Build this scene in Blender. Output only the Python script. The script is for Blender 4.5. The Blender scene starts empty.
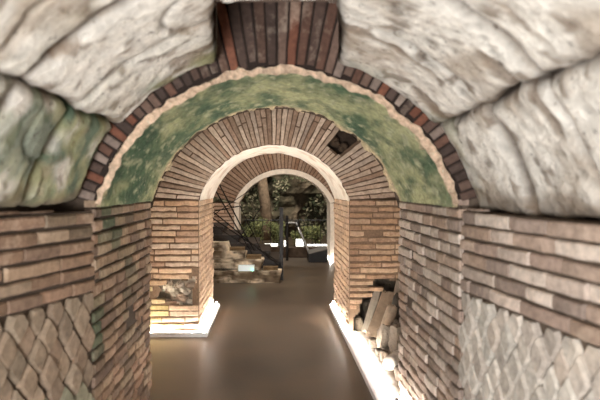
import bpy, bmesh, math, random
from mathutils import Vector, Matrix, noise, Euler
random.seed(7)
PI = math.pi
C = bpy.context.scene.collection
R = random.random
def U(a, b): return a + (b - a) * R()

def lin(r, g, b):
    f = lambda c: (c / 255 / 12.92) if c / 255 <= .04045 else ((c / 255 + .055) / 1.055) ** 2.4
    return (f(r), f(g), f(b))
def mixc(a, b, t):
    t = max(0, min(1, t)); return tuple(a[i] * (1 - t) + b[i] * t for i in range(3))
def sc(c, k): return tuple(max(0, min(1, x * k)) for x in c)
def sm(x, a, b):
    t = max(0, min(1, (x - a) / (b - a))); return t * t * (3 - 2 * t)
def fbm(p, o=4): return noise.fractal(p, 1.0, 2.0, o)

# ------------------------------------------------------------ materials
def new_mat(name):
    m = bpy.data.materials.new(name); m.use_nodes = True
    nt = m.node_tree; return m, nt, nt.nodes, nt.links, nt.nodes['Principled BSDF']
def masonry(name, scale=25, var=(.72, 1.18), bump=.35, dist=.01, rough=.92, pits=None, stain=None, bleach=None):
    m, nt, N, L, P = new_mat(name)
    at = N.new('ShaderNodeAttribute'); at.attribute_name = 'col'
    geo = N.new('ShaderNodeTexCoord')
    n1 = N.new('ShaderNodeTexNoise'); n1.inputs['Scale'].default_value = scale; n1.inputs['Detail'].default_value = 8
    n1.inputs['Roughness'].default_value = .65
    L.new(geo.outputs['Object'], n1.inputs['Vector'])
    mr = N.new('ShaderNodeMapRange'); mr.inputs[1].default_value = .3; mr.inputs[2].default_value = .7
    mr.inputs[3].default_value = var[0]; mr.inputs[4].default_value = var[1]
    L.new(n1.outputs['Fac'], mr.inputs[0])
    mul = N.new('ShaderNodeVectorMath'); mul.operation = 'SCALE'
    L.new(at.outputs['Color'], mul.inputs[0]); L.new(mr.outputs[0], mul.inputs['Scale'])
    col = mul.outputs[0]
    def overlay(col, scl, lo, hi, rgb, amt, detail=6):
        n = N.new('ShaderNodeTexNoise'); n.inputs['Scale'].default_value = scl; n.inputs['Detail'].default_value = detail
        n.inputs['Roughness'].default_value = .7
        L.new(geo.outputs['Object'], n.inputs['Vector'])
        r = N.new('ShaderNodeMapRange'); r.inputs[1].default_value = lo; r.inputs[2].default_value = hi
        r.inputs[3].default_value = 0; r.inputs[4].default_value = amt
        L.new(n.outputs['Fac'], r.inputs[0])
        mx = N.new('ShaderNodeMix'); mx.data_type = 'RGBA'
        L.new(r.outputs[0], mx.inputs['Factor']); L.new(col, mx.inputs['A']); mx.inputs['B'].default_value = (*rgb, 1)
        return mx.outputs['Result']
    if stain: col = overlay(col, *stain)
    if bleach: col = overlay(col, *bleach)
    if pits: col = overlay(col, *pits)
    L.new(col, P.inputs['Base Color'])
    P.inputs['Roughness'].default_value = rough
    P.inputs['Specular IOR Level'].default_value = .25
    b = N.new('ShaderNodeBump'); b.inputs['Strength'].default_value = bump; b.inputs['Distance'].default_value = dist
    L.new(n1.outputs['Fac'], b.inputs['Height']); L.new(b.outputs[0], P.inputs['Normal'])
    return m
def plain(name, rgb, rough=.5, metal=0):
    m, nt, N, L, P = new_mat(name)
    n1 = N.new('ShaderNodeTexNoise'); n1.inputs['Scale'].default_value = 18; n1.inputs['Detail'].default_value = 5
    tc = N.new('ShaderNodeTexCoord'); L.new(tc.outputs['Object'], n1.inputs['Vector'])
    mr = N.new('ShaderNodeMix'); mr.data_type = 'RGBA'
    mr.inputs['A'].default_value = (*sc(rgb, .8), 1); mr.inputs['B'].default_value = (*sc(rgb, 1.15), 1)
    L.new(n1.outputs['Fac'], mr.inputs['Factor']); L.new(mr.outputs['Result'], P.inputs['Base Color'])
    P.inputs['Roughness'].default_value = rough; P.inputs['Metallic'].default_value = metal
    return m
def emit(name, rgb, s):
    m, nt, N, L, P = new_mat(name)
    P.inputs['Base Color'].default_value = (*rgb, 1)
    P.inputs['Emission Color'].default_value = (*rgb, 1); P.inputs['Emission Strength'].default_value = s
    return m
M_brick = masonry('brick', 28, (.65, 1.2), .5, .008, bleach=(3.5, .56, .74, lin(196, 180, 160), .45))
M_mortar = masonry('mortar', 40, (.7, 1.15), .6, .01)
M_stone = masonry('vault_stone', 15, (.66, 1.10), 1.0, .03, rough=.95,
                  stain=(3.2, .54, .72, lin(140, 118, 96), .6),
                  pits=(21, .60, .68, lin(70, 56, 46), .8))
M_moss = masonry('mossy_plaster', 34, (.5, 1.4), 1.0, .025, pits=(38, .60, .68, lin(205, 200, 175), .7))
M_plaster = masonry('white_plaster', 14, (.85, 1.08), .5, .012)
M_rock = masonry('rock', 7, (.55, 1.35), .9, .03, pits=(12, .55, .7, lin(40, 36, 30), .6))
M_marble = masonry('marble', 12, (.7, 1.12), .5, .01, rough=.75)
M_leaf = masonry('leaf', 6, (.7, 1.2), .2, .003, rough=.6)
M_metal = plain('dark_metal', lin(38, 35, 33), .45, .6)
M_steel = plain('brushed_steel', lin(170, 165, 158), .35, .9)
M_white = plain('white_metal', lin(225, 222, 220), .5)
M_wood = plain('dark_step', lin(46, 38, 32), .6)
LED = 110.0
M_led = emit('led_diffuser', (1.0, .95, .89), LED)
M_led_far = emit('garden_light', (1.0, .97, .88), 3.0)

def floor_mat():
    m, nt, N, L, P = new_mat('worn_concrete')
    tc = N.new('ShaderNodeTexCoord')
    n1 = N.new('ShaderNodeTexNoise'); n1.inputs['Scale'].default_value = 1.6; n1.inputs['Detail'].default_value = 9
    n2 = N.new('ShaderNodeTexNoise'); n2.inputs['Scale'].default_value = 60; n2.inputs['Detail'].default_value = 6
    for n in (n1, n2): L.new(tc.outputs['Object'], n.inputs['Vector'])
    r = N.new('ShaderNodeValToRGB'); r.color_ramp.elements[0].position = .3; r.color_ramp.elements[1].position = .7
    r.color_ramp.elements[0].color = (*lin(82, 70, 58), 1); r.color_ramp.elements[1].color = (*lin(112, 97, 81), 1)
    L.new(n1.outputs['Fac'], r.inputs[0])
    mx = N.new('ShaderNodeMix'); mx.data_type = 'RGBA'; mx.blend_type = 'MULTIPLY'; mx.inputs['Factor'].default_value = .35
    L.new(r.outputs[0], mx.inputs['A']); L.new(n2.outputs['Fac'], mx.inputs['B'])
    L.new(mx.outputs['Result'], P.inputs['Base Color'])
    mr = N.new('ShaderNodeMapRange'); mr.inputs[3].default_value = .30; mr.inputs[4].default_value = .5
    L.new(n1.outputs['Fac'], mr.inputs[0]); L.new(mr.outputs[0], P.inputs['Roughness'])
    b = N.new('ShaderNodeBump'); b.inputs['Strength'].default_value = .15; b.inputs['Distance'].default_value = .004
    L.new(n2.outputs['Fac'], b.inputs['Height']); L.new(b.outputs[0], P.inputs['Normal'])
    return m
M_floor = floor_mat()

# ------------------------------------------------------------ mesh builder
class MB:
    def __init__(s): s.v = []; s.f = []; s.c = []; s.m = []; s.mats = []
    def mi(s, mat):
        if mat not in s.mats: s.mats.append(mat)
        return s.mats.index(mat)
    def vert(s, p, c): s.v.append(tuple(p)); s.c.append(c); return len(s.v) - 1
    def face(s, ids, mat): s.f.append(ids); s.m.append(s.mi(mat))
    def build(s, name, parent=None, smooth=False):
        me = bpy.data.meshes.new(name); me.from_pydata(s.v, [], s.f); me.update()
        for mt in s.mats: me.materials.append(mt)
        me.polygons.foreach_set('material_index', s.m)
        a = me.color_attributes.new('col', 'FLOAT_COLOR', 'POINT')
        a.data.foreach_set('color', [x for c in s.c for x in (*c, 1)])
        bm = bmesh.new(); bm.from_mesh(me); bmesh.ops.recalc_face_normals(bm, faces=bm.faces); bm.to_mesh(me); bm.free()
        if smooth: me.polygons.foreach_set('use_smooth', [True] * len(me.polygons))
        o = bpy.data.objects.new(name, me); C.objects.link(o)
        if parent: o.parent = parent
        return o
    # patch grid: P(a,b)->pos, col(a,b)
    def grid(s, P, a0, a1, b0, b1, na, nb, mat, col):
        ids = []
        for i in range(na + 1):
            for j in range(nb + 1):
                a = a0 + (a1 - a0) * i / na; b = b0 + (b1 - b0) * j / nb
                ids.append(s.vert(P(a, b), col(a, b) if callable(col) else col))
        w = nb + 1
        for i in range(na):
            for j in range(nb):
                s.face((ids[i*w+j], ids[(i+1)*w+j], ids[(i+1)*w+j+1], ids[i*w+j+1]), mat)
    def box(s, x0, x1, y0, y1, z0, z1, mat, col=(.5, .5, .5), T=None):
        ids = []
        for p in ((x0,y0,z0),(x1,y0,z0),(x1,y1,z0),(x0,y1,z0),(x0,y0,z1),(x1,y0,z1),(x1,y1,z1),(x0,y1,z1)):
            q = Vector(p)
            if T: q = T @ q
            ids.append(s.vert(q, col))
        for f in ((0,3,2,1),(4,5,6,7),(0,1,5,4),(1,2,6,5),(2,3,7,6),(3,0,4,7)):
            s.face(tuple(ids[k] for k in f), mat)
    def tube(s, pts, r, mat, col=(.1, .1, .1), n=10, flat=1.0):
        pts = [Vector(p) for p in pts]; rings = []
        for i, p in enumerate(pts):
            d = (pts[min(i+1, len(pts)-1)] - pts[max(i-1, 0)]).normalized()
            u = d.cross(Vector((0, 1, 0)) if abs(d.y) < .9 else Vector((1, 0, 0))).normalized(); w = d.cross(u)
            rr = r[i] if isinstance(r, (list, tuple)) else r
            rings.append([s.vert(p + rr * (math.cos(2*PI*k/n) * u + flat * math.sin(2*PI*k/n) * w), col) for k in range(n)])
        for a, b in zip(rings, rings[1:]):
            for k in range(n): s.face((a[k], a[(k+1)%n], b[(k+1)%n], b[k]), mat)
        s.face(tuple(rings[0][::-1]), mat); s.face(tuple(rings[-1]), mat)
    # one worn brick. P(u,t,n) maps brick-run coordinate, course coordinate, outward
    def brick(s, P, u0, u1, t0, t1, h, col, mat, depth=.04, ch=.007, jit=.003, seg=3):
        rings = []
        for i in range(seg + 1):
            e = .004 if i in (0, seg) else 0
            u = u0 + (u1 - u0) * i / seg
            hh = h - e * 1.5 + U(-jit, jit)
            a = t0 + U(-jit, jit) * .8; b = t1 + U(-jit, jit) * .8
            c = sc(col, U(.93, 1.07))
            rings.append([s.vert(P(u, t, n), c) for t, n in ((a, -depth), (a, hh - ch), (a + ch, hh), (b - ch, hh), (b, hh - ch), (b, -depth))])
        for A, B in zip(rings, rings[1:]):
            for k in range(5): s.face((A[k], A[k+1], B[k+1], B[k]), mat)
        s.face(tuple(rings[0]), mat); s.face(tuple(rings[-1][::-1]), mat)

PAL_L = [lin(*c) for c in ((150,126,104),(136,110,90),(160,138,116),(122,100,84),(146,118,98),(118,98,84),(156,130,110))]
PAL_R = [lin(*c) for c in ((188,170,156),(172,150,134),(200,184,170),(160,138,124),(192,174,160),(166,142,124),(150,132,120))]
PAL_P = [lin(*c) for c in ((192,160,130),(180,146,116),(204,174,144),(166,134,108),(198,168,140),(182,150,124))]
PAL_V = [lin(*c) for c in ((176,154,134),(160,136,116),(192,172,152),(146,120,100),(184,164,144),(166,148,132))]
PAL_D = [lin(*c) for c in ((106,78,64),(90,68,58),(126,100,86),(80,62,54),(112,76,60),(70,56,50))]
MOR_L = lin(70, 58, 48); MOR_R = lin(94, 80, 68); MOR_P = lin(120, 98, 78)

def courses(mb, P, u0, u1, t0, t1, ht, pal, mat=None, lmin=.16, lmax=.32, gap=.013, h=.012, skip=None, tint=None, jit=.003, wav=.004):
    mat = mat or M_brick
    n = max(1, round((t1 - t0) / ht)); ht = (t1 - t0) / n
    for r in range(n):
        a = t0 + r * ht + gap / 2 + U(-wav, wav); b = t0 + (r + 1) * ht - gap / 2 + U(-wav, wav)
        u = u0 - U(0, lmin) if False else u0
        first = True
        while u < u1 - .01:
            l = U(lmin, lmax) * (U(.35, 1) if first else 1); first = False
            e = min(u + l, u1)
            if u1 - e < .07: e = u1
            um, tm = (u + e) / 2, (a + b) / 2
            if not (skip and skip(um, tm)):
                c = sc(random.choice(pal), U(.82, 1.12))
                if tint: c = tint(um, tm, c)
                hh = h + U(-.007, .007)
                if R() < .05: hh -= .015
                mb.brick(P, u + gap * .4, e - gap * .4, a, b, hh, c, mat, jit=jit, seg=max(1, int((e - u) / .07)))
            u = e
def plane(origin, udir, tdir, ndir):
    o, u, t, n = Vector(origin), Vector(udir), Vector(tdir), Vector(ndir)
    return lambda a, b, c=0: o + u * a + t * b + n * c

def tag(o, label=None, cat=None, group=None, kind=None):
    if label: o['label'] = label
    if cat: o['category'] = cat
    if group: o['group'] = group
    if kind: o['kind'] = kind
    return o
def empty(name, loc=(0, 0, 0), **k):
    o = bpy.data.objects.new(name, None); C.objects.link(o); o.location = loc; o.empty_display_size = .1
    return tag(o, **k)
def local(P, loc):
    L = Vector(loc); return lambda *a: P(*a) - L

def rock_pts(seed, size, sub=3, amp=.25, blocky=.0):
    bm = bmesh.new(); bmesh.ops.create_icosphere(bm, subdivisions=sub, radius=1)
    for v in bm.verts:
        p = v.co.copy()
        if blocky:
            k = max(abs(p.x), abs(p.y), abs(p.z)); p = p.lerp(p / k, blocky)
        q = p * 1.1 + Vector((seed * 3.7, seed * 1.3, 0))
        p *= 1 + amp * noise.noise(q) + amp * .4 * noise.noise(q * 3)
        v.co = Vector((p.x * size[0], p.y * size[1], p.z * size[2]))
    vs = [v.co.copy() for v in bm.verts]; fs = [tuple(v.index for v in f.verts) for f in bm.faces]; bm.free()
    return vs, fs
def add_rock(mb, loc, size, col, seed, rot=(0, 0, 0), mat=None, sub=3, amp=.25, blocky=.4):
    vs, fs = rock_pts(seed, size, sub, amp, blocky); E = Euler(rot).to_matrix(); b = len(mb.v)
    for v in vs: mb.vert(E @ v + Vector(loc), sc(col, U(.92, 1.08)))
    for f in fs: mb.face(tuple(b + i for i in f), mat or M_rock)

# ------------------------------------------------------------ floor
mb = MB()
mb.grid(lambda a, b: Vector((a, b, 0.0)), -2.6, 2.6, -1.6, 13.9, 10, 30, M_floor, (.3, .3, .3))
fl = mb.build('floor'); tag(fl, kind='structure')

# ------------------------------------------------------------ outer walls (brick over reticulate)
ZW, ZR = 1.48, 1.08
def wall_curve(side):
    def X(y):
        if side < 0:
            if y > 2.3: return -.90 - (3 - y) * .30
            return -.90 - .21 - (2.3 - y) * .10
        return .955 + (3 - y) * .106
    return X
def outer_wall(side):
    X = wall_curve(side); n = Vector((1 if side < 0 else -1, 0, 0))
    L = (-1.5, 3.0)
    P = lambda u, t, h=0: Vector((X(u), u, t)) + n * h
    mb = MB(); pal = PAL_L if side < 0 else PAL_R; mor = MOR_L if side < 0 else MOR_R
    mb.grid(lambda a, b: P(a, b, -.004 + .006 * noise.noise(Vector((a*9, b*9, 0)))), L[0], L[1], 0, ZW, 70, 24, M_mortar, mor)
    def tint(u, t, c):
        if side < 0 and u > 2.75 and t > 1.2: c = mixc(c, lin(70, 84, 60), .35 * R())
        return c
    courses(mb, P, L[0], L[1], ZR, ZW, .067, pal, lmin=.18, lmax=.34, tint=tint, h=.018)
    # topmost worn course of loose brick
    u = L[0]
    while u < 2.98:
        l = U(.15, .3); e = min(u + l, L[1])
        if R() < .45:
            mb.brick(P, u + .006, e - .006, ZW + .004, ZW + U(.012, .03), U(-.02, .01), sc(random.choice(pal), .9), M_brick)
        u = e
    # reticulate: diamonds
    a, b = .062, .088
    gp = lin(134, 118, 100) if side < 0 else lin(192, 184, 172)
    row = 0; t = -.02
    while t < ZR + .03:
        u = L[0] + (a if row % 2 else 0)
        while u < L[1] - .02:
            if t > -.01:
                k = U(.84, .94); cu, ct = u + U(-.008, .008), t + U(-.008, .008)
                c = sc(mixc(gp, random.choice(pal), U(0, .5)), U(.8, 1.1))
                if side < 0 and u > 2.6 and t < .6: c = mixc(c, lin(110, 122, 100), .4)
                h = .018 + U(-.01, .012); rr = []
                for sct, nn in ((1, -.04), (1, h - .012), (.80, h)):
                    ring = []
                    for q in range(8):
                        th = q * PI / 4; rad = 1 if q % 2 == 0 else .77
                        pu, pt = cu + a * k * sct * rad * math.cos(th), ct + b * k * sct * rad * math.sin(th)
                        pt = max(0.0, min(ZR - .004, pt)); pu = min(pu, 3.0)
                        ring.append(mb.vert(P(pu, pt, nn + U(-.003, .003)), sc(c, U(.93, 1.07))))
                    rr.append(ring)
                for A, B in zip(rr, rr[1:]):
                    for q in range(8): mb.face((A[q], A[(q+1)%8], B[(q+1)%8], B[q]), M_brick)
                mb.face(tuple(rr[-1]), M_brick)
            u += 2 * a
        t += b; row += 1
    # wall body behind
    ids = [mb.vert((X(y) - n.x * d, y, z), mor) for y in (-1.5, 2.3, 3.0) for d, z in ((.012, 0), (.012, ZW), (.5, ZW), (.5, 0))]
    for k in (0, 4):
        for q in range(1, 3): mb.face((ids[k+q], ids[k+q+1], ids[k+4+q+1], ids[k+4+q]), M_mortar)
    o = mb.build('wall_left' if side < 0 else 'wall_right'); tag(o, kind='structure')
outer_wall(-1); outer_wall(1)

# ------------------------------------------------------------ stone vault in front
CX, CZ = .025, 1.25
def RV(y): return 1.02 + .065 * (3 - y)
def VP(th, y, n=0):   # n = inward
    r = RV(y) - n
    return Vector((CX + r * math.cos(th), y, CZ + r * math.sin(th)))
def slot(y, side):
    f = max(0, min(1, (3 - y) / .82))
    return math.radians(72.9 + 5.7 * f) if side > 0 else math.radians(106.8 - 4.8 * f)
ceil = MB()
D = math.radians
def shell(mb, th0, th1, y0, y1, off, col, na=40, nb=6):
    mb.grid(lambda a, b: VP(a, b, -off), th0, th1, y0, y1, na, nb, M_mortar, col)
for a, b, y0, y1 in ((D(8), D(72.5), -1.5, 3.0), (D(107.2), D(172), -1.5, 3.0), (D(72.5), D(107.2), -1.5, 2.30)):
    shell(ceil, a, b, y0, y1, .12, lin(70, 60, 50))
    shell(ceil, a, b, y0, y1, .55, lin(70, 60, 50))
# shaft above the slot: side cheeks, near cheek and lid
for sdn in (1, -1):
    ceil.grid(lambda a, b: Vector((CX + (RV(a) + .02) * math.cos(slot(a, sdn)), a, b)), 2.30, 3.0, 2.22, 2.95, 4, 6, M_mortar, lin(150, 134, 116))
ceil.grid(lambda a, b: Vector((a, 2.30, b)), CX - .33, CX + .33, 2.31, 2.95, 4, 4, M_mortar, lin(80, 66, 56))
ceil.grid(lambda a, b: Vector((a, b, 2.95)), CX - .34, CX + .34, 2.1, 3.02, 4, 4, M_mortar, lin(60, 50, 44))
ceiling = ceil.build('ceiling'); tag(ceiling, kind='structure')

STONE = lin(232, 225, 214)
def vault_stone(th0, th1, y0, y1, seed, lift=0, mossy=0):
    mb = MB(); mid = 1.02; a0, a1 = th0, th1
    def ends(y):
        p, q = a0, a1
        if abs(a1 - D(72.5)) < .01: q = slot(y, 1) - D(.3)
        if abs(a0 - D(107.5)) < .01: p = slot(y, -1) + D(.3)
        if abs(a0 - D(73.5)) < .01: p, q = slot(y, 1) + D(.5), slot(y, -1) - D(.5)
        return p, q
    na = max(8, int((th1 - th0) * mid / .016)); nb = max(8, int((y1 - y0) / .016))
    sv = Vector((seed * 5.1, seed * 2.3, seed))
    g = {}
    for i in range(na + 1):
        for j in range(nb + 1):
            a = i / na; b = j / nb
            y = y0 + (y1 - y0) * b; th0, th1 = ends(y); th = th0 + (th1 - th0) * a
            p = VP(th, y)
            w = min(1, 8 * a, 8 * (1 - a), 8 * b, 8 * (1 - b))
            # wandering edges
            e1 = .022 * fbm(p * 5 + sv, 3); e2 = .022 * fbm(p * 5 - sv, 3)
            th_ = th + e1 * (1 - w * .5) ; y_ = y + e2 * (1 - w * .5)
            du = min(a, 1 - a) * (th1 - th0) * mid; dv = min(b, 1 - b) * (y1 - y0)
            dd = min(du, dv) + .012 * noise.noise(p * 14 + sv)
            n = -.05 * math.exp(-max(dd, 0) / .018)
            n += .008 * fbm(p * 2.2 + sv, 3) + .0060 * fbm(p * 13 + sv, 5) + .004 * noise.noise(p * 30) + lift
            # board-like furrows along the axis of the arch
            q = noise.noise(Vector((th * 2.2, y * 9, 0)) + sv); n -= .010 * sm(q, .42, .55)
            crack = abs(noise.noise(p * 2.1 - sv)); 
            if crack < .03: n -= .02 * (1 - crack / .03)
            c = STONE
            c = mixc(c, lin(150, 128, 104), .6 * sm(fbm(p * 3.4 - sv, 6), .12, .7))
            c = mixc(c, lin(84, 68, 54), .9 * math.exp(-max(dd, 0) / .017))
            c = mixc(c, lin(120, 98, 78), .7 * sm(q, .4, .52))
            c = mixc(c, lin(112, 92, 74), .7 * sm(fbm(p * 10 + sv, 5), .32, .55))
            if crack < .022: c = mixc(c, lin(60, 48, 40), .7 * (1 - crack / .022))
            mo = mossy * sm(fbm(p * 3.4 + Vector((9, 2, 1)), 4), -.5, .1) * .95
            # moss near the arch ring on both haunches
            mo += .9 * sm(y, 2.72, 2.95) * sm(fbm(p * 5 + Vector((3, 3, 8)), 3), -.1, .35) * (1 if math.cos(th) < .2 else .45)
            c = mixc(c, mixc(lin(150, 150, 108), lin(66, 90, 66), sm(fbm(p * 6, 4), -.3, .45)), min(.9, mo))
            c = mixc(c, lin(120, 104, 88), .7 * sm(1.60 + .05 * fbm(p * 5, 3) - p.z, 0, .06))  # shading at the stone bottoms painted as a darker low band
            g[i, j] = mb.vert(VP(th_, y_, n), c)
    for i in range(na):
        for j in range(nb): mb.face((g[i, j], g[i+1, j], g[i+1, j+1], g[i, j+1]), M_stone)
    # skirts + back
    border = [(i, 0) for i in range(na)] + [(na, j) for j in range(nb)] + [(i, nb) for i in range(na, 0, -1)] + [(0, j) for j in range(nb, 0, -1)]
    out = []
    for (i, j) in border:
        y = y0 + (y1 - y0) * j / nb; th0, th1 = ends(y); th = th0 + (th1 - th0) * i / na
        out.append(mb.vert(VP(th, y, -.16), lin(80, 66, 54)))
    m = len(border)
    for k in range(m):
        mb.face((g[border[k]], g[border[(k+1) % m]], out[(k+1) % m], out[k]), M_stone)
    mb.build('vault_stone', ceiling, smooth=True)
E = D(1.1)
sd = 1
for lo, hi, seq in (
    (D(12.2), D(39), ((2.46, 2.99, .0, 0), (1.97, 2.43, -.012, 0), (1.42, 1.94, .01, 0), (.7, 1.39, 0, 0), (-.1, .67, 0, 0), (-1.5, -.13, 0, 0))),
    (D(39.6), D(72.5), ((2.40, 2.99, .015, 0), (1.93, 2.385, .02, 0), (1.3, 1.90, .015, 0), (.5, 1.27, 0, 0), (-1.5, .47, 0, 0))),
    (D(107.5), D(140.5), ((2.44, 2.99, .015, .1), (1.99, 2.42, .02, 0), (1.3, 1.95, .015, .1), (.5, 1.27, 0, 0), (-1.5, .47, 0, 0))),
    (D(141.2), D(165.5), ((2.46, 2.99, .0, 1), (1.97, 2.43, .0, .8), (1.42, 1.94, .01, .5), (.7, 1.39, 0, 0), (-.1, .67, 0, 0), (-1.5, -.13, 0, 0))),
    (D(73.5), D(106.5), ((1.5, 2.33, .0, 0), (.8, 1.47, .01, 0), (-.4, .77, .01, 0), (-1.5, -.43, 0, 0)))):
    for y0, y1, lf, ms in seq:
        vault_stone(lo, hi, y0, y1, sd, lf, ms); sd += 1

# ------------------------------------------------------------ brick arch A (near, mossy)
def arch_map(cx, cz, r0, y, phi0, phi1, psi0, ny):
    """s = distance out from the inner curve, t = arc length, h = towards -y*ny"""
    def P(s, t, h=0):
        phi = phi0 + t / r0
        f = (phi - phi0) / (phi1 - phi0)
        psi = psi0 + (PI - 2 * psi0) * f
        return Vector((cx + r0 * math.cos(phi) + s * math.cos(psi), y - ny * h, cz + r0 * math.sin(phi) + s * math.sin(psi)))
    return P
def voussoirs(mb, P, s0, s1, arc, step, pal, tint=None, skip=None, h=.012, mort=MOR_L, gap=.010, ragged=.012, prot=0):
    n = round(arc / step); st = arc / n
    mb.grid(lambda a, b: P(b, a, -.012), 0, arc, s0, s1, n, 3, M_mortar, mort)
    for k in range(n):
        t0 = k * st + gap / 2; t1 = (k + 1) * st - gap / 2
        if skip and skip((k + .5) * st, (s0 + s1) / 2): continue
        c = sc(random.choice(pal), U(.75, 1.15))
        if tint: c = tint((k + .5) * st, c)
        mb.brick(P, s0 + (U(0, ragged) if ragged else 0), s1 - U(0, .012), t0, t1, h + U(-.008, .008), c, M_brick, depth=.05, ch=.005, jit=.0022, seg=max(1, int((s1 - s0) / .09)))

A = empty('brick_arch', (0, 3.0, 0), label='nearest brick arch, its wide underside coated in green moss', cat='arch')
LA = (0, 3.0, 0)
RA, PA0 = .925, D(16.5)
YA0, YA1 = 3.0, 4.42
# jambs
for side in (-1, 1):
    x = -.90 if side < 0 else .945
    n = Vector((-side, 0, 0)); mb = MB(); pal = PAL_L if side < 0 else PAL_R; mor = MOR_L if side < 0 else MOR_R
    P = lambda u, t, h=0: Vector((x, u, t)) + n * h - Vector(LA)
    mb.grid(lambda a, b: P(a, b, -.004), YA0, YA1, 0, 1.51, 20, 20, M_mortar, mor)
    def tint(u, t, c):
        if side < 0:
            g = sm(fbm(Vector((u * 2.2, t * 2.2, 4)), 3), -.1, .4) * sm(4.2 - u, 0, 1.0)
            c = mixc(c, lin(72, 92, 70), .75 * g)
        return c
    courses(mb, P, YA0, YA1, 0, 1.50, .0655, pal, lmin=.15, lmax=.30, tint=tint, h=.016)
    # capping course
    courses(mb, P, YA0, YA1, 1.50, 1.535, .035, [sc(c, .8) for c in pal], lmin=.2, lmax=.4, h=.02, gap=.006)
    # back end face and outer return
    Q = lambda u, t, h=0: Vector((x + side * u, YA1, t)) + Vector((0, h, 0)) - Vector(LA)
    mb.grid(lambda a, b: Q(a, b, -.004), 0, .55, 0, 2.0, 4, 12, M_mortar, mor)
    courses(mb, Q, 0, .5, 0, 1.53, .0655, pal)
    Q2 = lambda u, t, h=0: Vector((x + side * u, YA0 - .0, t)) - Vector((0, h, 0)) - Vector(LA)
    mb.grid(lambda a, b: Q2(a, b, -.03), 0, .5, 0, 1.6, 3, 8, M_mortar, mor)
    mb.box(x + side * .03 if side > 0 else x - .5, x + .5 if side > 0 else x - .03, .04, YA1 - YA0 - .04, 0, 1.5, M_mortar, mor)
    mb.build('jamb', A)
# voussoir ring (front)
arcA = RA * (PI - 2 * PA0)
PAf = local(arch_map(CX, CZ, RA, YA0, PA0, PI - PA0, PA0, 1), LA)
mb = MB()
def bandA(t, q):
    p = Vector((t * 6, q * 6, 2)); return PAf(q + .016 * noise.noise(p * 1.3) + .014 * noise.noise(p * 4), t, .012 + .014 * noise.noise(p * 3) + .01 * noise.noise(p * 7))
mb.grid(bandA, 0, arcA, -.012, .024, 260, 4, M_moss, lin(206, 178, 152))
voussoirs(mb, PAf, 0.026, .80, arcA, .046, [sc(mixc(c, lin(92, 76, 68), .4), .85) for c in PAL_D] + [lin(124, 108, 98), lin(112, 72, 56)], h=.002, mort=lin(44, 34, 29), gap=.008, ragged=.03)
mb.build('voussoir_ring', A)
# mossy soffit
mb = MB()
def soffA(th, y):
    p = Vector((math.cos(th), math.sin(th), y))
    q = p * 1.0
    e = min(y - YA0, YA1 - y)
    rr = RA + .004 - .012 * fbm(q * 4, 5) - .004 * noise.noise(q * 22)
    rr += (.040 * noise.noise(q * 11) + .03 * noise.noise(q * 27) + .006) * (1 - sm(e, .0, .10))
    yy = y + (.035 * noise.noise(q * 9) if e < .001 else 0)
    return Vector((CX + rr * math.cos(th), yy - YA0, CZ + rr * math.sin(th)))
def soffAc(th, y):
    q = Vector((math.cos(th), math.sin(th), y)); q0 = q.copy()
    q = Vector((q.x * 2.0, q.y * 2.0, q.z * .8)); g = mixc(lin(72, 96, 70), lin(172, 172, 130), sm(fbm(q * 2.2, 6) + .25 * math.cos(th) + .1, -.45, .7))
    g = mixc(g, lin(60, 84, 64), .6 * sm(fbm(q * 4 + Vector((5, 5, 5)), 4), .05, .5))
    g = mixc(g, lin(172, 172, 140), .8 * sm(fbm(q * 9 - Vector((5, 1, 5)), 4), .2, .6))
    cream = lin(206, 184, 150)
    e = y - YA0 + .04 * noise.noise(q * 8); g = mixc(g, cream, .9 * (1 - sm(e, .0, .06)))
    e = YA1 - y + .07 * noise.noise(q * 7 + Vector((1, 2, 3))); g = mixc(g, cream, .85 * (1 - sm(e, .03, .16)))
    return g
mb.grid(soffA, D(15.5), PI - D(15.5), YA0, YA1, 170, 90, M_moss, soffAc)
mb.build('mossy_soffit', A, smooth=True)
# masonry body above the arch
mb = MB()
mb.grid(lambda a, b: Vector((CX + (RA + b) * math.cos(a), YA1 - YA0 - .01, CZ + (RA + b) * math.sin(a))), D(12), PI - D(12), .0, .9, 60, 6, M_mortar, MOR_L)
mb.grid(lambda a, b: Vector((CX + (RA + b) * math.cos(a), .05, CZ + (RA + b) * math.sin(a))), D(12), PI - D(12), .02, .9, 60, 4, M_mortar, MOR_L)
PAb = local(arch_map(CX, CZ, RA, YA1, PA0, PI - PA0, PA0, -1), LA)
voussoirs(mb, PAb, 0.005, .30, arcA, .06, PAL_V, mort=MOR_R, ragged=.03)
mb.build('spandrel', A)

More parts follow.
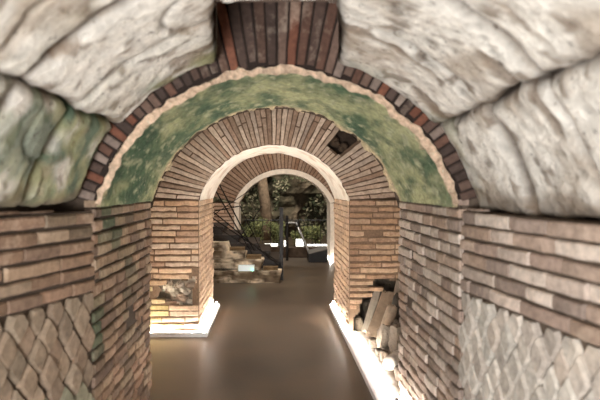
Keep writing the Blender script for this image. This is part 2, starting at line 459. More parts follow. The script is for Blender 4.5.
# ------------------------------------------------------------ brick arch B (middle)
BX0, BX1 = -.79, .835
BCX = (BX0 + BX1) / 2; BR = .852; BCZ = 1.203; YB0, YB1 = 6.49, 8.03
PB0 = math.acos((BX1 - BX0) / 2 / BR); ZB = BCZ + BR * math.sin(PB0)
B = empty('brick_arch', (0, YB0, 0), label='middle brick arch with long radiating bricks and white lit underside', cat='arch')
LB = Vector((0, YB0, 0))
def cut_left(u, t): # broken patch (x,z)
    w = .05 * noise.noise(Vector((u * 9, t * 9, 0)))
    return -1.22 + w < u < -.845 + w and .30 + w - (u + .85) * .2 < t < .60 + w
def cut_right(u, t):
    w = .05 * noise.noise(Vector((u * 7, t * 7, 3)))
    return u > .885 + w + max(0, t - .15) * .42 and t < .60 + w
for side in (-1, 1):
    mb = MB(); xin = BX0 if side < 0 else BX1; xo = -1.75 if side < 0 else 1.75
    cut = cut_left if side < 0 else cut_right
    P = lambda u, t, h=0: Vector((u, -h, t))
    lo, hi = min(xin, xo), max(xin, xo)
    # mortar face with the broken hole left out (cells)
    nx, nz = 40, 60
    for i in range(nx):
        for j in range(nz):
            u0, u1 = lo + (hi - lo) * i / nx, lo + (hi - lo) * (i + 1) / nx; z0, z1 = ZB * j / nz, ZB * (j + 1) / nz
            if cut((u0 + u1) / 2, (z0 + z1) / 2): continue
            ids = [mb.vert(P(u, z, -.004), MOR_P) for u, z in ((u0, z0), (u1, z0), (u1, z1), (u0, z1))]
            mb.face(tuple(ids), M_mortar)
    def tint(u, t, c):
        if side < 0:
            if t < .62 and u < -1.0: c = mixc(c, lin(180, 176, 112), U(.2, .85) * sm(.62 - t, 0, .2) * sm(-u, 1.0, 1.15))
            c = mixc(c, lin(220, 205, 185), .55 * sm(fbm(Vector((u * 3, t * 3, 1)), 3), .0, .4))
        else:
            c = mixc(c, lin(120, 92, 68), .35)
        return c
    if side < 0:
        courses(mb, P, lo, hi, 0, ZB, .0675, PAL_P, lmin=.18, lmax=.42, gap=.018, h=.014, skip=cut, tint=tint, jit=.0065)
    else:
        courses(mb, P, lo, hi, 0, ZB, .0675, PAL_P, lmin=.18, lmax=.42, gap=.018, h=.014, skip=cut, tint=tint, jit=.0065)
    # inner reveal
    Q = lambda u, t, h=0: Vector((xin - side * h, u, t))
    mb.grid(lambda a, b: Q(a, b, -.004), 0, YB1 - YB0, 0, ZB, 14, 20, M_mortar, lin(170, 150, 128))
    courses(mb, Q, 0, YB1 - YB0, 0, ZB, .0675, PAL_P, lmin=.16, lmax=.34, gap=.014, h=.012,
            tint=lambda u, t, c: mixc(c, lin(226, 206, 184), .35))
    Q3 = lambda u, t, h=0: Vector((u, YB1 - YB0 + h, t))
    mb.grid(lambda a, b: Q3(a, b, -.004), lo, hi, 0, ZB, 4, 4, M_mortar, MOR_P)
    # hole lining (recess)
    if side < 0:
        mb.grid(lambda a, b: Vector((a, .14 + .04 * noise.noise(Vector((a*8, b*8, 0))), b)), -1.3, -.80, .1, .68, 14, 14, M_rock, lin(186, 172, 150))
    else:
        rc = lin(92, 80, 66)
        mb.grid(lambda a, b: Vector((a, .62 + .08 * noise.noise(Vector((a*5, b*5, 0))), b)), .86, 1.7, 0, .72, 16, 16, M_rock, rc)
        mb.grid(lambda a, b: Vector((.862 + .012 * noise.noise(Vector((a*8, b*8, 7))), a, b)), 0.012, .66, 0, .70, 14, 14, M_rock, rc)
        mb.grid(lambda a, b: Vector((b, a, .70 + .02 * noise.noise(Vector((a*8, b*8, 7))))), 0.012, .66, .86, 1.7, 12, 12, M_rock, rc)
    mb.build('pier', B)
# rubble core exposed in the left pier
mb = MB(); s_ = 50
for k in range(26):
    x, z = U(-1.2, -.87), U(.24, .56)
    add_rock(mb, (x, .10 + U(-.02, .03), z), (U(.03, .075), .05, U(.025, .05)), mixc(lin(224, 212, 192), lin(150, 120, 96), U(0, .8)), s_, (U(-1, 1), U(-.6, .6), U(-1, 1)), sub=2); s_ += 1
mb.build('rubble_core', B)
arcB = BR * (PI - 2 * PB0)
PBf = local(arch_map(BCX, BCZ, BR, YB0, PB0, PI - PB0, D(2.5), 1), LB)
mb = MB()
def hole_B(t, s): return abs(t - arcB * .242) < .075
def tintB(t, c): return mixc(c, lin(206, 186, 164), .25 * R())
def voussB():
    n = round(arcB / .0395); st = arcB / n
    inner = 0
    for i in range(n * 2):
        for j in range(6):
            t0, t1 = i * st / 2, (i + 1) * st / 2; s0, s1 = 1.0 * j / 6, 1.0 * (j + 1) / 6
            if hole_B((t0 + t1) / 2, 0) and .16 < (s0 + s1) / 2 < .45: continue
            ids = [mb.vert(PBf(a, b, -.008), lin(104, 84, 68)) for a, b in ((s0, t0), (s1, t0), (s1, t1), (s0, t1))]
            mb.face(tuple(ids), M_mortar)
    for k in range(n):
        t = (k + .5) * st
        t0, t1 = k * st + .0045, (k + 1) * st - .0045
        segs = [(.005, .56), (.575, .98)]
        if R() < .25: segs = [(.005, U(.2, .35))]; segs += [(segs[0][1] + .012, .56), (.575, .98)]
        if hole_B(t, 0): segs = [(.005, .15 + U(-.03, .04)), (.46 + U(-.05, .04), .56), (.575, .98)]
        c = sc(random.choice(PAL_V), U(.75, 1.2))
        for a, b in segs:
            cc = tintB(t, sc(c, U(.92, 1.08)))
            mb.brick(PBf, a, b - .004, t0, t1, .008 + U(-.008, .008), cc, M_brick, depth=.05, ch=.003, jit=.0035, seg=max(2, int((b - a) / .06)))
voussB()
# the broken pocket behind the missing bricks
for k in range(5):
    p = PBf(U(.2, .44), arcB * .242 + U(-.06, .06), -.22)
    add_rock(mb, p, (.05, .04, .04), lin(96, 78, 62), 90 + k, (R(), R(), R()), sub=2)
h0, h1 = arcB * .242 - .085, arcB * .242 + .085; hc = lin(84, 68, 56)
mb.grid(lambda a, b: PBf(b, a, -.4), h0, h1, .14, .48, 3, 3, M_rock, hc)
for q in (h0, h1): mb.grid(lambda a, b: PBf(b, q, -a), .008, .4, .14, .48, 3, 3, M_rock, hc)
for q in (.14, .48): mb.grid(lambda a, b: PBf(q, a, -b), h0, h1, .008, .4, 3, 3, M_rock, hc)
mb.build('voussoir_ring', B)
mb = MB()
def soffB(th, y):
    q = Vector((math.cos(th), math.sin(th), y))
    rr = BR - .004 - .008 * fbm(q * 5, 4)
    if y < .001: rr += .012 * noise.noise(q * 14) + .004
    return Vector((BCX + rr * math.cos(th), y, BCZ + rr * math.sin(th)))
mb.grid(soffB, PB0 - D(1), PI - PB0 + D(1), -.01, YB1 - YB0, 110, 24, M_plaster,
        lambda a, b: mixc(lin(238, 230, 216), lin(196, 172, 146), .7 * sm(fbm(Vector((math.cos(a) * 4, math.sin(a) * 4, b * 4)), 4), .05, .6)))
mb.build('plaster_soffit', B, smooth=True)
mb = MB()
mb.grid(lambda a, b: Vector((BCX + (BR + b) * math.cos(a), YB1 - YB0, BCZ + (BR + b) * math.sin(a))), 0, PI, 0, 1.5, 50, 5, M_mortar, MOR_P)
mb.grid(lambda a, b: Vector((BCX + (BR + b) * math.cos(a), .02, BCZ + (BR + b) * math.sin(a))), 0, PI, .95, 1.5, 50, 3, M_mortar, MOR_P)
mb.build('spandrel', B)

# recess between arches A and B: side walls and vault
for side in (-1, 1):
    mb = MB(); x = -1.55 if side < 0 else 1.42
    n = Vector((-side, 0, 0)); P = lambda u, t, h=0: Vector((x, u, t)) + n * h
    mb.grid(lambda a, b: P(a, b, -.004), YA1, YB0, 0, 2.4, 10, 10, M_mortar, MOR_P)
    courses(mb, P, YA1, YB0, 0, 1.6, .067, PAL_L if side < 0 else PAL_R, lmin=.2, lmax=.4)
    o = mb.build('trim_1' if side < 0 else 'trim_2'); tag(o, kind='structure')
mb = MB()
mb.grid(lambda a, b: Vector((CX + 1.62 * math.cos(a), b, 1.15 + 1.45 * math.sin(a))), 0.05, PI - .05, YA1 - .02, YB0 + .02, 40, 6, M_mortar, MOR_R)
o = mb.build('trim_3'); tag(o, kind='structure')

# ------------------------------------------------------------ arch C (far) and chamber
YC0, YC1 = 12.8, 13.5
CCX, CHW, CCR = .267, .99, 1.086; CCZ = 1.90 - CCR
PC0 = math.acos(CHW / CCR); ZC = CCZ + CCR * math.sin(PC0)
Cc = empty('brick_arch', (0, YC0, 0), label='farthest brick arch opening onto the dark planted rock face', cat='arch')
for side in (-1, 1):
    mb = MB(); xin = CCX + side * (CHW + .0); xo = CCX + side * 3.0; lo, hi = min(xin, xo), max(xin, xo)
    P = lambda u, t, h=0: Vector((u, -h, t))
    mb.grid(lambda a, b: P(a, b, -.004), lo, hi, 0, ZC, 4, 4, M_mortar, MOR_P)
    courses(mb, P, lo, hi, 0, ZC, .075, PAL_P, lmin=.2, lmax=.4, gap=.018, tint=lambda u, t, c: mixc(c, lin(214, 190, 176), .35))
    Q = lambda u, t, h=0: Vector((xin - side * h, u, t))
    mb.grid(lambda a, b: Q(a, b, -.004), 0, YC1 - YC0, 0, ZC, 4, 4, M_mortar, MOR_P)
    courses(mb, Q, 0, YC1 - YC0, 0, ZC, .075, PAL_P, gap=.018, tint=lambda u, t, c: mixc(c, lin(226, 206, 190), .5))
    mb.grid(lambda a, b: Vector((a, YC1 - YC0, b)), lo, hi, 0, ZC, 2, 2, M_mortar, MOR_P)
    mb.build('pier', Cc)
arcC = CCR * (PI - 2 * PC0)
PCf = local(arch_map(CCX, CCZ, CCR, YC0, PC0, PI - PC0, D(14), 1), (0, YC0, 0))
mb = MB()
voussoirs(mb, PCf, .08, .62, arcC, .062, PAL_V, h=.02, mort=lin(92, 70, 56), gap=.014, ragged=.02, tint=lambda t, c: mixc(c, lin(140, 104, 80), .5))
voussoirs(mb, PCf, .635, 1.5, arcC, .062, PAL_V, h=.01, mort=lin(92, 70, 56), gap=.018, ragged=.02)
mb.build('voussoir_ring', Cc)
mb = MB()
W = lin(236, 224, 208)
mb.grid(lambda a, b: PCf(b, a, .03), 0, arcC, -.02, .085, 60, 2, M_plaster, W)
mb.grid(lambda a, b: PCf(-.02, a, .03 - b), 0, arcC, 0, YC1 - YC0 + .03, 60, 6, M_plaster, W)
mb.grid(lambda a, b: PCf(b, a, -.7), 0, arcC, -.02, 1.5, 60, 2, M_mortar, MOR_P)
for side in (-1, 1):
    xi = CCX + side * CHW
    mb.box(min(xi + side * .08, xi - side * .02), max(xi + side * .08, xi - side * .02), -.045, YC1 - YC0 + .01, 0, ZC - .01, M_plaster, W)
mb.build('plaster_lining', Cc)
# small cluster of grey light fittings? (worn patch) left out; chamber walls
mb = MB()
Pw = lambda u, t, h=0: Vector((-2.15 + h, u, t))
mb.grid(lambda a, b: Pw(a, b, -.004), YB1, YC0, 0, 3.2, 6, 6, M_mortar, MOR_P)
courses(mb, Pw, YB1, YC0, 0, 3.0, .075, PAL_P, lmin=.25, lmax=.45)
o = mb.build('trim_4'); tag(o, kind='structure')
mb = MB()
Pw = lambda u, t, h=0: Vector((1.75 - h, u, t))
mb.grid(lambda a, b: Pw(a, b, -.004), YB1, YC0, 0, 3.2, 6, 6, M_mortar, MOR_P)
courses(mb, Pw, YB1, YC0, 0, 3.0, .075, PAL_P, lmin=.25, lmax=.45)
o = mb.build('trim_5'); tag(o, kind='structure')
mb = MB()
mb.grid(lambda a, b: Vector((-.2 + 2.05 * math.cos(a), b, 2.4 + .8 * math.sin(a))), 0, PI, YB1 - .02, YC0 + .02, 30, 8, M_mortar, MOR_P)
o = mb.build('trim_6'); tag(o, kind='structure')

# ------------------------------------------------------------ light strips
def strip_box(mb, pts, w, z0, z1, mat):
    """polyline on floor plan; w = signed width to the left of travel"""
    P2 = [Vector((p[0], p[1], 0)) for p in pts]; off = []
    for i in range(len(P2)):
        ds = []
        if i > 0: ds.append((P2[i] - P2[i-1]).normalized())
        if i < len(P2) - 1: ds.append((P2[i+1] - P2[i]).normalized())
        nn = [Vector((-d.y, d.x, 0)) for d in ds]
        m = sum(nn, Vector()).normalized(); k = 1 / max(.3, m.dot(nn[0])); off.append(P2[i] + m * w * k)
    r = []
    for a, b in zip(P2, off):
        r.append([mb.vert((q.x, q.y, z), (.8, .8, .8)) for q, z in ((a, z0), (a, z1), (b, z1), (b, z0))])
    for A_, B_ in zip(r, r[1:]):
        for k in range(4): mb.face((A_[k], A_[(k+1)%4], B_[(k+1)%4], B_[k]), mat)
    mb.face(tuple(r[0]), mat); mb.face(tuple(r[-1][::-1]), mat)
def light_strip(loc, runs, label, group='floor light channels'):
    e = empty('light_strip', loc, label=label, cat='light', group=group)
    for nm, pts, w, z0, z1, mt in runs:
        m = MB(); strip_box(m, [(p[0] - loc[0], p[1] - loc[1]) for p in pts], w, z0, z1, mt); m.build(nm, e)
    return e
# right side: cover, diffuser
light_strip((.80, 6, 0), [
    ('cover', [(.765, YB0 - .1), (.765, YB1 - .06)], -.032, 0, .045, M_white),
    ('diffuser', [(.803, YB0 - .1), (.803, YB1 - .06)], -.014, .0, .075, M_led),
    ('cover', [(.765, YA0 + .1), (.765, YB0 - .1)], -.085, 0, .045, M_white),
    ('channel', [(.851, YA0 + .1), (.851, YB0 - .12)], -.016, 0, .03, M_metal),
    ('diffuser', [(.868, YA0 + .1), (.868, YB0 - .12)], -.014, .0, .062, M_led)],
    'long white floor light channel along the right wall past the rubble')
light_strip((-.75, 7, 0), [
    ('cover', [(-.692, YB1 - .06), (-.692, YB0 - .1), (-1.50, YB0 - .1)], -.032, 0, .045, M_white),
    ('diffuser', [(-.732, YB1 - .06), (-.732, YB0 - .02)], -.014, 0, .072, M_led),
    ('diffuser', [(-.735, YB0 - .045), (-1.50, YB0 - .045)], -.014, 0, .048, M_led)],
    'white floor light channel wrapping the corner of the left pier')
light_strip((-1.2, 5.4, 0), [
    ('cover', [(-1.36, 4.5), (-1.36, YB0 - .15)], .035, 0, .045, M_white),
    ('diffuser', [(-1.42, 4.5), (-1.42, YB0 - .15)], .02, 0, .035, M_led)],
    'white floor light channel in the recess behind the near left jamb')
light_strip((1.2, 13, 0), [
    ('cover', [(1.18, YC0 - .25), (1.19, YC1 - .02)], -.035, 0, .045, M_white),
    ('diffuser', [(1.218, YC0 - .25), (1.218, YC1 - .02)], -.014, 0, .035, M_led)],
    'short white floor light beside the right pier of the farthest arch')
light_strip((-1.0, 12.6, 0), [
    ('cover', [(-.66, YC0 - .14), (-1.9, YC0 - .14)], -.035, 0, .045, M_white),
    ('diffuser', [(-.66, YC0 - .09), (-1.9, YC0 - .09)], -.014, 0, .035, M_led)],
    'white floor light behind the steps at the farthest arch')
# ledge beside right channel
mb = MB()
mb.grid(lambda a, b: Vector((a, b, .045 + .004 * noise.noise(Vector((a * 20, b * 20, 0))))), .884, 1.42, YA1, YB0 - .02, 14, 40, M_plaster, lambda a, b: mixc(lin(232, 224, 214), lin(150, 134, 118), sm(a + .06 * noise.noise(Vector((a*9, b*9, 0))), .92, 1.02)))  # white near the diffuser paints its glare into the ledge colour
mb.grid(lambda a, b: Vector((.884, a, b)), YA1, YB0 - .02, 0, .045, 20, 1, M_plaster, lin(196, 184, 170))
o = mb.build('trim_7'); tag(o, kind='structure')

# ------------------------------------------------------------ rubble: marble and stone fragments
def column_piece(name, base, top, r, col, label, cat='fragment', group='rubble pieces in the right hand recess', half=False, seed=0, taper=.9, flutes=0):
    base, top = Vector(base), Vector(top); d = top - base; Lg = d.length
    mb = MB(); n = 28; m = 12; rot = d.to_track_quat('Z', 'Y').to_matrix(); rings = []
    for i in range(m + 1):
        f = i / m; ring = []
        for k in range(n):
            th = 2 * PI * k / n; rr = r * (1 - (1 - taper) * f)
            if flutes: rr *= 1 - .06 * (.5 + .5 * math.cos(th * flutes))
            if half and math.sin(th) < 0: rr *= .45 + .55 * (1 - abs(math.sin(th)))
            q = Vector((math.cos(th), math.sin(th), f * 3 + seed * 4))
            rr *= 1 + .08 * noise.noise(q * 1.5) + .03 * noise.noise(q * 6)
            z = f * Lg
            if i == m: z += .12 * r * noise.noise(q * 2) * 3
            if i in (0, m): rr *= .90
            ring.append(mb.vert(rot @ Vector((rr * math.cos(th), rr * math.sin(th), z)), sc(col, U(.88, 1.1))))
        rings.append(ring)
    for a, b in zip(rings, rings[1:]):
        for k in range(n): mb.face((a[k], a[(k+1)%n], b[(k+1)%n], b[k]), M_marble)
    mb.face(tuple(rings[0][::-1]), M_marble); mb.face(tuple(rings[-1]), M_marble)
    o = mb.build(name, smooth=True); o.location = base; tag(o, label=label, cat=cat, group=group); return o
def slab(base, top, w, th, col, label, seed=0, roll=0):
    base, top = Vector(base), Vector(top); d = top - base; Lg = d.length
    rot = d.to_track_quat('Z', 'Y').to_matrix() @ Matrix.Rotation(roll, 3, 'Z')
    mb = MB(); bm = bmesh.new(); bmesh.ops.create_cube(bm, size=1)
    bmesh.ops.subdivide_edges(bm, edges=bm.edges, cuts=6, use_grid_fill=True)
    b = 0
    for v in bm.verts:
        p = v.co.copy(); e = sorted((abs(p.x), abs(p.y), abs(p.z)))
        if e[1] > .45: p *= .97
        q = Vector((p.x * w * 8, p.y * th * 8, p.z * Lg * 8)) + Vector((seed * 3, seed, 0))
        wob = 1 + .16 * noise.noise(q * .7)
        z = p.z * Lg * (1 + .18 * noise.noise(Vector((p.x * 3, p.y * 3, seed))))
        v.co = rot @ Vector((p.x * w * wob, p.y * th * wob, z + Lg / 2))
        mb.vert(v.co, sc(col, U(.9, 1.1)))
    for f in bm.faces: mb.face(tuple(v.index for v in f.verts), M_marble)
    bm.free()
    o = mb.build('marble_slab'); o.location = base; tag(o, label=label, cat='fragment', group='rubble pieces in the right hand recess'); return o
def rock(name, loc, size, col, label, seed, rot=(0, 0, 0), blocky=.5, mat=None):
    mb = MB(); add_rock(mb, (0, 0, 0), size, col, seed, rot, mat=mat or M_rock, blocky=blocky, amp=.22)
    o = mb.build(name, smooth=False)
    o.location = (loc[0], loc[1], loc[2] - min(v.co.z for v in o.data.vertices)); tag(o, label=label, cat='fragment', group='rubble pieces in the right hand recess'); return o
ZL = .047
slab((.985, 6.36, ZL + .02), (1.17, 6.60, .47), .075, .06, lin(147, 137, 122), 'thin pale marble strip leaning leftmost in the rubble heap', 1, .3)
slab((1.03, 6.15, ZL + .02), (1.25, 6.42, .46), .135, .06, lin(136, 117, 97), 'broad brownish marble slab leaning in the middle of the heap', 2, .35)
column_piece('column_fragment', (1.075, 5.92, ZL + .02), (1.22, 6.07, .39), .058, lin(157, 139, 119), 'tan half round column shaft leaning in front of the broad slab', seed=3, half=False, taper=.95)
column_piece('column_fragment', (1.30, 6.36, ZL + .28), (1.37, 6.42, .60), .045, lin(134, 120, 105), 'grey column stub at the upper right of the heap, against wall', seed=5)
rock('stone_block', (1.29, 6.16, ZL), (.06, .06, .22), lin(62, 56, 48), 'dark upright block wedged beside the tan column shaft', 11, (0, .1, .3), .75)
rock('stone_block', (1.06, 5.66, ZL), (.055, .05, .12), lin(128, 116, 102), 'grey upright stone standing below the tan column shaft', 12, (0, .15, .2), .8)
rock('stone_block', (1.17, 5.52, ZL), (.08, .08, .15), lin(94, 82, 70), 'dark brown stone by the wall above the white drum', 13, (.1, -.1, .5), .6)
rock('stone_chip', (.985, 5.80, ZL), (.055, .06, .045), lin(104, 92, 80), 'small brown stone at the foot of the tan column shaft', 14)
rock('stone_chip', (.985, 5.50, ZL), (.035, .05, .035), lin(92, 82, 72), 'small dark stone in front of the grey upright stone', 15)
rock('marble_chip', (1.16, 6.0 - .15, ZL), (.05, .06, .035), lin(206, 198, 186), 'flat white chip between column shaft and grey upright stone', 16, mat=M_marble)
column_piece('column_drum', (.985, 5.06, ZL + .058), (1.12, 5.24, ZL + .068), .062, lin(186, 176, 164), 'small white round drum lying nearest at the heap edge', seed=8, taper=1)
rock('stone_chip', (1.0, 5.34, ZL), (.04, .05, .05), lin(100, 88, 76), 'small dark stone just behind the white drum', 17)
rock('stone_chip', (1.03, 4.80, ZL), (.05, .05, .06), lin(96, 84, 74), 'dark stone by the near jamb beside the white drum', 18)
rock('stone_block', (.955, 6.62, ZL - .04), (.05, .06, .08), lin(120, 106, 90), 'brown stone in the broken pier behind the pale strip', 19)
rock('stone_block', (1.12, 6.86, 0), (.10, .10, .16), lin(86, 76, 64), 'large dark stone deep in the broken pier hollow', 20)
rock('stone_block', (1.40, 6.80, 0), (.12, .10, .20), lin(80, 70, 60), 'large dark stone deep in the hollow at the wall side', 21)

# ------------------------------------------------------------ stone steps
st = empty('stone_staircase', (-.5, 10, 0), label='old stone steps with dark treads rising to the left', cat='staircase')
So = Vector((-.5, 10, 0))
def masonry_block(mb, x0, x1, y0, y1, z0, z1, col, seed):
    bm = bmesh.new(); bmesh.ops.create_cube(bm, size=1); bmesh.ops.subdivide_edges(bm, edges=bm.edges, cuts=26, use_grid_fill=True)
    b = len(mb.v)
    for v in bm.verts:
        p = Vector((x0 + (v.co.x + .5) * (x1 - x0), y0 + (v.co.y + .5) * (y1 - y0), z0 + (v.co.z + .5) * (z1 - z0)))
        d = 1.5 * Vector((noise.noise(p * 5 + Vector((seed, 0, 0))), noise.noise(p * 5 + Vector((0, seed, 0))), .4 * noise.noise(p * 5 + Vector((0, 0, seed))))) * .035
        if p.z < .02: d.z = 0
        q = p + d
        c = mixc(sc(col, 1.2), lin(104, 84, 62), .9 * sm(fbm(p * 5 + Vector((seed, 1, 1)), 6), -.15, .35))
        c = mixc(c, lin(70, 56, 44), .7 * sm(fbm(p * 9 - Vector((seed, 1, 1)), 4), .25, .5))
        mb.vert(q - So, c)
    for f in bm.faces: mb.face(tuple(b + v.index for v in f.verts), M_rock)
    bm.free()
sc1 = lin(206, 190, 164)
wall_prof = [(-2.0, .13, 0, .205), (-2.0, -.16, .21, .40), (-2.0, -.44, .405, .53), (-2.0, -.72, .535, .68)]
for i, (xa, xb, za, zb) in enumerate(wall_prof):
    m = MB(); masonry_block(m, xa, xb, 10.0, 10.24, za, zb, sc1, i * 2.3); m.build('step_masonry', st, smooth=True)
    if i > 0:
        m = MB(); m.box(xb - So.x + .01, xb - So.x + .26, .03, .22, za - .02, za + .05, M_rock, lin(120, 98, 70)); m.build('step_masonry', st)
for i, (xe, zt) in enumerate(((.15, .36), (-.06, .51), (-.26, .64), (-.58, .78), (-.86, .92), (-1.15, 1.07))):
    z0 = (0, .36, .51, .64, .78, .92)[i]
    m = MB(); m.box(-2.0 - So.x, xe - So.x, .27, 1.5, z0 + (.002 if i else 0), zt - .05, M_wood); m.build('riser', st)
    m = MB(); m.box(-2.0 - So.x, xe + .03 - So.x, .25, 1.5, zt - .048, zt, M_wood); m.build('tread', st)
# lit white emergency box + conduit
e = empty('emergency_light', (-.42, 9.955, .215), label='small white rectangular sign light fixed on the lowest step', cat='light')
m = MB(); m.box(-.14, .13, -.03, .03, -.01, .095, M_white, (.8, .8, .8)); m.build('casing', e)
m = MB(); m.box(-.13, .12, -.034, -.031, 0, .085, emit('sign_panel', (.85, .95, .92), .35)); pn = m.build('panel', e)
m = MB(); m.box(.085, .105, -.04, -.0345, .005, .03, emit('green_indicator', (.05, 1, .45), 14)); m.build('indicator', pn)
m = MB(); m.tube([(-1.1, 9.975, .235), (-.57, 9.975, .235)], .008, M_metal); o = m.build('conduit'); tag(o, label='thin dark pipe running left from the white sign light', cat='pipe')

# railing with posts and crossing rods
def px(x, y, d): return Vector(((x - 272) * d / 600, d, 1.6 - (y - 187) * d / 600))
rl = empty('stair_railing', (.16, 10.3, 0), label='thin dark metal railing with crossing diagonal rods beside the steps', cat='railing')
Ro = Vector((.16, 10.3, 0))
def rail(name, a, b, r, d=10.05):
    m = MB(); m.tube([px(*a, d) - Ro, px(*b, d) - Ro], r, M_metal, n=8); return m.build(name, rl)
m = MB(); m.box(-.03, .03, -.03, .03, 0, 1.25, M_metal); m.build('post', rl)
rail('rail', (205, 205), (279, 266), .010); rail('rail', (205, 213), (279, 262.5), .010); rail('rail', (205, 219), (250, 249), .007)
rail('rod', (213, 186), (252, 254), .011); rail('rod', (216, 178), (254, 251), .011); rail('rod', (205, 213), (240, 206), .009)
rail('rod', (206, 220), (256, 186), .006); rail('rod', (240, 206), (262, 252), .007); rail('rod', (238, 240), (262, 206), .006)

hr = empty('handrail', (.33, 13.1, 0), label='metal handrail post with short top bar and sloping silver stay', cat='handrail')
Ho = Vector((.33, 13.1, 0))
m = MB(); m.tube([(0, 0, 0), (0, 0, .98)], .03, M_metal); hp = m.build('post', hr)
m = MB(); m.tube([px(286, 222.7, 13.1) - Ho, px(297, 222.7, 13.1) - Ho], .022, M_steel); m.build('top_bar', hr)
m = MB(); m.tube([px(296.5, 223, 13.1) - Ho, px(308, 250, 13.1) - Ho], .030, M_steel); m.build('stay', hr)
m = MB(); m.tube([px(298, 221, 13.1) - Ho, px(298, 227, 13.1) - Ho], .035, M_metal); m.build('clamp', hp)

wd = empty('low_platform', (1.0, 13.0, 0), label='low dark sloping platform edge at the right of the farthest arch', cat='platform')
def wedge(z0, z1, z2, mat, name, y0=12.75, y1=13.4):
    m = MB(); x0, x1 = .78, 1.18
    v = [(x0, y0, z0[0]), (x1, y0, z0[1]), (x1, y1, z0[1]), (x0, y1, z0[0]), (x0, y0, z1), (x1, y0, z2), (x1, y1, z2), (x0, y1, z1)]
    ids = [m.vert(Vector(p) - Vector((1.0, 13, 0)), (.1, .1, .1)) for p in v]
    for f in ((0,3,2,1),(4,5,6,7),(0,1,5,4),(1,2,6,5),(2,3,7,6),(3,0,4,7)): m.face(tuple(ids[k] for k in f), mat)
    m.build(name, wd)
wedge((0, 0), .17, .27, M_metal, 'side_panel'); wedge((.171, .271), .185, .29, plain('worn_plate', lin(96, 90, 84), .6), 'deck', 12.73, 13.42)

# kerb + planted ground + rock face beyond
mb = MB()
mb.box(-2.5, 3.4, 13.62, 13.9, 0, .22, M_rock, lin(84, 70, 58)); o = mb.build('trim_8'); tag(o, kind='structure')
fe = empty('garden_fence', (0, 13.76, .22), label='thin dark garden fence of upright wires behind the farthest arch', cat='fence')
for k in range(11):
    m = MB(); x = -.6 + .19 * k; m.tube([(x, 0, 0), (x, 0, .62)], .006, M_metal, n=6); m.build('upright', fe)
m = MB(); m.tube([(-.65, 0, .62), (1.4, 0, .62)], .008, M_metal, n=6); m.build('rail', fe)
mb = MB()
mb.grid(lambda a, b: Vector((a, b, .02 + .12 * max(0, b - 14.2) / 3 + .05 * noise.noise(Vector((a * 2, b * 2, 0))))), -5, 5, 13.9, 18.2, 30, 20, M_rock, lin(74, 62, 46))
o = mb.build('planting_soil'); tag(o, label='dark earth bed behind the kerb below the rock face', cat='soil', kind='stuff')
mb = MB()
def rf(a, b):
    p = Vector((a * .9, b * .9, 2)); bl = noise.cell(Vector((a * 1.3, b * 2.2, 0)))
    return Vector((a, 17.6 + .45 * fbm(p, 5) - .25 * bl - .12 * noise.noise(p * 5), b))
mb.grid(rf, -5, 5, -.1, 5.5, 110, 70, M_rock, lambda a, b: mixc(lin(128, 112, 92), lin(70, 66, 50), sm(fbm(Vector((a, b, 5)), 4), -.4, .4)))
o = mb.build('rock_face'); tag(o, label='rough dark rock face overgrown with ivy beyond the farthest arch', cat='rock')
for nm, f in (('sky_blocker', lambda a, b: Vector((a, b, 4.6))), ):
    mb = MB(); mb.grid(f, -5, 5, YC1 - .05, 18.3, 6, 6, M_rock, lin(70, 60, 50)); o = mb.build(nm); tag(o, kind='structure')  # unseen lid over the garden, added to keep world light out
for nm, xx in (('trim_10', -5), ('trim_11', 5)):
    mb = MB(); mb.grid(lambda a, b: Vector((xx, a, b)), YC1 - .05, 18.3, 0, 4.6, 6, 6, M_rock, lin(70, 60, 50)); o = mb.build(nm); tag(o, kind='structure')
mb = MB()
def leaf(mb, p, s, c, n):
    n = n.normalized(); u = n.orthogonal().normalized(); u = Matrix.Rotation(U(0, 6.28), 3, n) @ u; w = n.cross(u)
    pts = [p - u * s, p + w * s * .45 - u * .2 * s, p + u * s - n * .2 * s, p - w * s * .45 - u * .2 * s]
    ids = [mb.vert(q, sc(c, U(.9, 1.1))) for q in pts]
    mb.face((ids[0], ids[1], ids[2]), M_leaf); mb.face((ids[0], ids[2], ids[3]), M_leaf)
for k in range(5200):
    a, b = U(-2.2, 3.6), U(.1, 3.4)
    if fbm(Vector((a * 1.1, b * 1.1, 9)), 3) < -.12: continue
    if abs(a + .13) < .16 and b > .9: continue
    p = rf(a, b) + Vector((0, -U(.03, .3), 0))
    leaf(mb, p, U(.035, .08), mixc(lin(44, 54, 36), lin(124, 122, 92), R()) if R() < .7 else lin(170, 160, 130), Vector((U(-1, 1), -1, U(-.5, 1))))
o = mb.build('ivy'); tag(o, label='dark green ivy leaves covering the rock face', cat='ivy', kind='stuff')
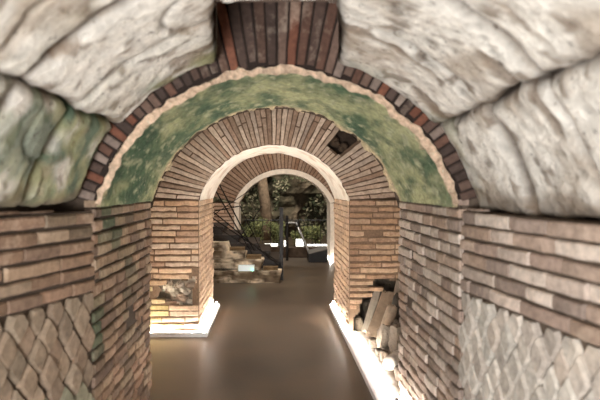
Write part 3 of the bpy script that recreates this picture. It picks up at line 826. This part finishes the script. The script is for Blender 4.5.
# tree trunk against rock face
tr = MB()
pts = [(-.22 + .06 * math.sin(i * .9), 16.75 + .05 * math.cos(i), .1 + i * .35) for i in range(12)]
tr.tube(pts, [.17 - .006 * i for i in range(12)], M_rock, lin(140, 118, 96), n=14)
o = tr.build('tree_trunk', smooth=True); tag(o, label='pale leaning tree trunk in front of the rock face', cat='tree')
def shrub(loc, h, w, n, c0, c1, label, stems=6, ls=.05):
    e = empty('shrub', loc, label=label, cat='shrub', group='shrubs in the planted bed')
    sm_ = MB(); lf = MB()
    for k in range(stems):
        a = U(0, 6.28); top = Vector((w * U(.3, 1) * math.cos(a), w * U(.3, 1) * math.sin(a), h * U(.7, 1)))
        mid = top * .5 + Vector((0, 0, .1 * h)); sm_.tube([(0, 0, -.02), mid, top], [.012, .008, .004], M_rock, lin(70, 54, 38), n=6)
        for q in range(n // stems):
            f = U(.15, 1.05); p = (mid * 2 * f * (1 - f) + top * f) if f < 1 else top
            lf_p = p + Vector((U(-1, 1), U(-1, 1), U(-1, 1))) * w * .28
            leaf(lf, lf_p, U(.6, 1.2) * ls, mixc(c0, c1, R()), Vector((U(-1, 1), U(-1, .3), U(0, 1))))
    sm_.build('stem', e); lf.build('foliage', e)
G0, G1 = lin(70, 82, 48), lin(160, 160, 104)
for loc, h, w, lb in (((.15, 15.2, .05), .62, .30, 'bushy green shrub behind the handrail post'), ((.72, 15.5, .05), .45, .34, 'yellow green shrub lit from below, right of the silver stay'),
                      ((1.15, 15.3, .05), .5, .3, 'yellow green shrub at the right edge of the farthest arch'), ((-.35, 15.0, .05), .75, .32, 'tall shrub just right of the steps, before the trunk'),
                      ((-.72, 15.4, .05), .55, .3, 'shrub at the left edge of the farthest arch')):
    shrub(loc, h, w, 420, G0, G1, lb, ls=.045)
for x, hw, z0, z1, lb in ((-.02, .16, .17, .23, 'just left of the metal railing post'), (.34, .05, .17, .30, 'just left of the handrail stay, narrow'),
                  (.67, .09, .17, .34, 'right under the silver stay, the brightest'), (1.12, .33, .175, .215, 'long and thin at the right end of the bed')):
    e = empty('garden_light', (x, 14.5, .04), label='small bright garden light ' + lb, cat='light', group='small lights along the planted bed')
    m = MB(); m.box(-hw - .01, hw + .01, -.04, .04, 0, z0 - .04, M_metal); m.build('housing', e)
    m = MB(); m.box(-hw, hw, -.035, .035, z0 - .038, z1 - .04, M_led_far); m.build('lens', e)

# ------------------------------------------------------------ lights
def area(name, loc, rot, size, size_y, power, col=(1, 1, 1)):
    l = bpy.data.lights.new(name, 'AREA'); l.shape = 'RECTANGLE'; l.size = size; l.size_y = size_y; l.energy = power; l.color = col
    o = bpy.data.objects.new(name, l); C.objects.link(o); o.location = loc; o.rotation_euler = rot; return o
area('daylight_behind', (-.7, -1.3, .95), (D(108), 0, D(-12)), 1.1, .9, 250, (.97, .985, 1))
area('chamber_fill', (.2, 10.0, 2.9), (D(28), 0, 0), .8, .8, 75, (1, .9, .78))  # fill light added under the chamber ceiling, no fitting modelled
area('recess_fill', (-.1, 5.4, 2.35), (D(12), 0, 0), 1.2,   .5, 10, (1, .93, .84))  # unseen fill added over the recess to brighten the middle arch
area('garden_fill', (.3, 15.2, 4.3), (D(20), 0, 0), 2.5, 1, 190, (1, .95, .85))  # added overhead fill that brightens rock face and ivy, not a real lamp
w = bpy.data.worlds.new('world'); bpy.context.scene.world = w; w.use_nodes = True
bg = w.node_tree.nodes['Background']; bg.inputs[0].default_value = (.9, .95, 1, 1); bg.inputs[1].default_value = .15

# ------------------------------------------------------------ camera
cam = bpy.data.cameras.new('camera'); co = bpy.data.objects.new('camera', cam); C.objects.link(co)
co.location = (0, 0, 1.6); co.rotation_euler = (PI / 2, 0, 0)
cam.sensor_width = 36; cam.lens = 36; cam.shift_x = 28 / 600; cam.shift_y = -13 / 600; cam.clip_start = .02
cam.dof.use_dof = True; cam.dof.focus_distance = 7.4; cam.dof.aperture_fstop = 2.2
s = bpy.context.scene; s.camera = co
s.view_settings.view_transform = 'Standard'; s.view_settings.look = 'None'; s.view_settings.gamma = 1
s.view_settings.exposure = 0; s.view_settings.use_curve_mapping = False
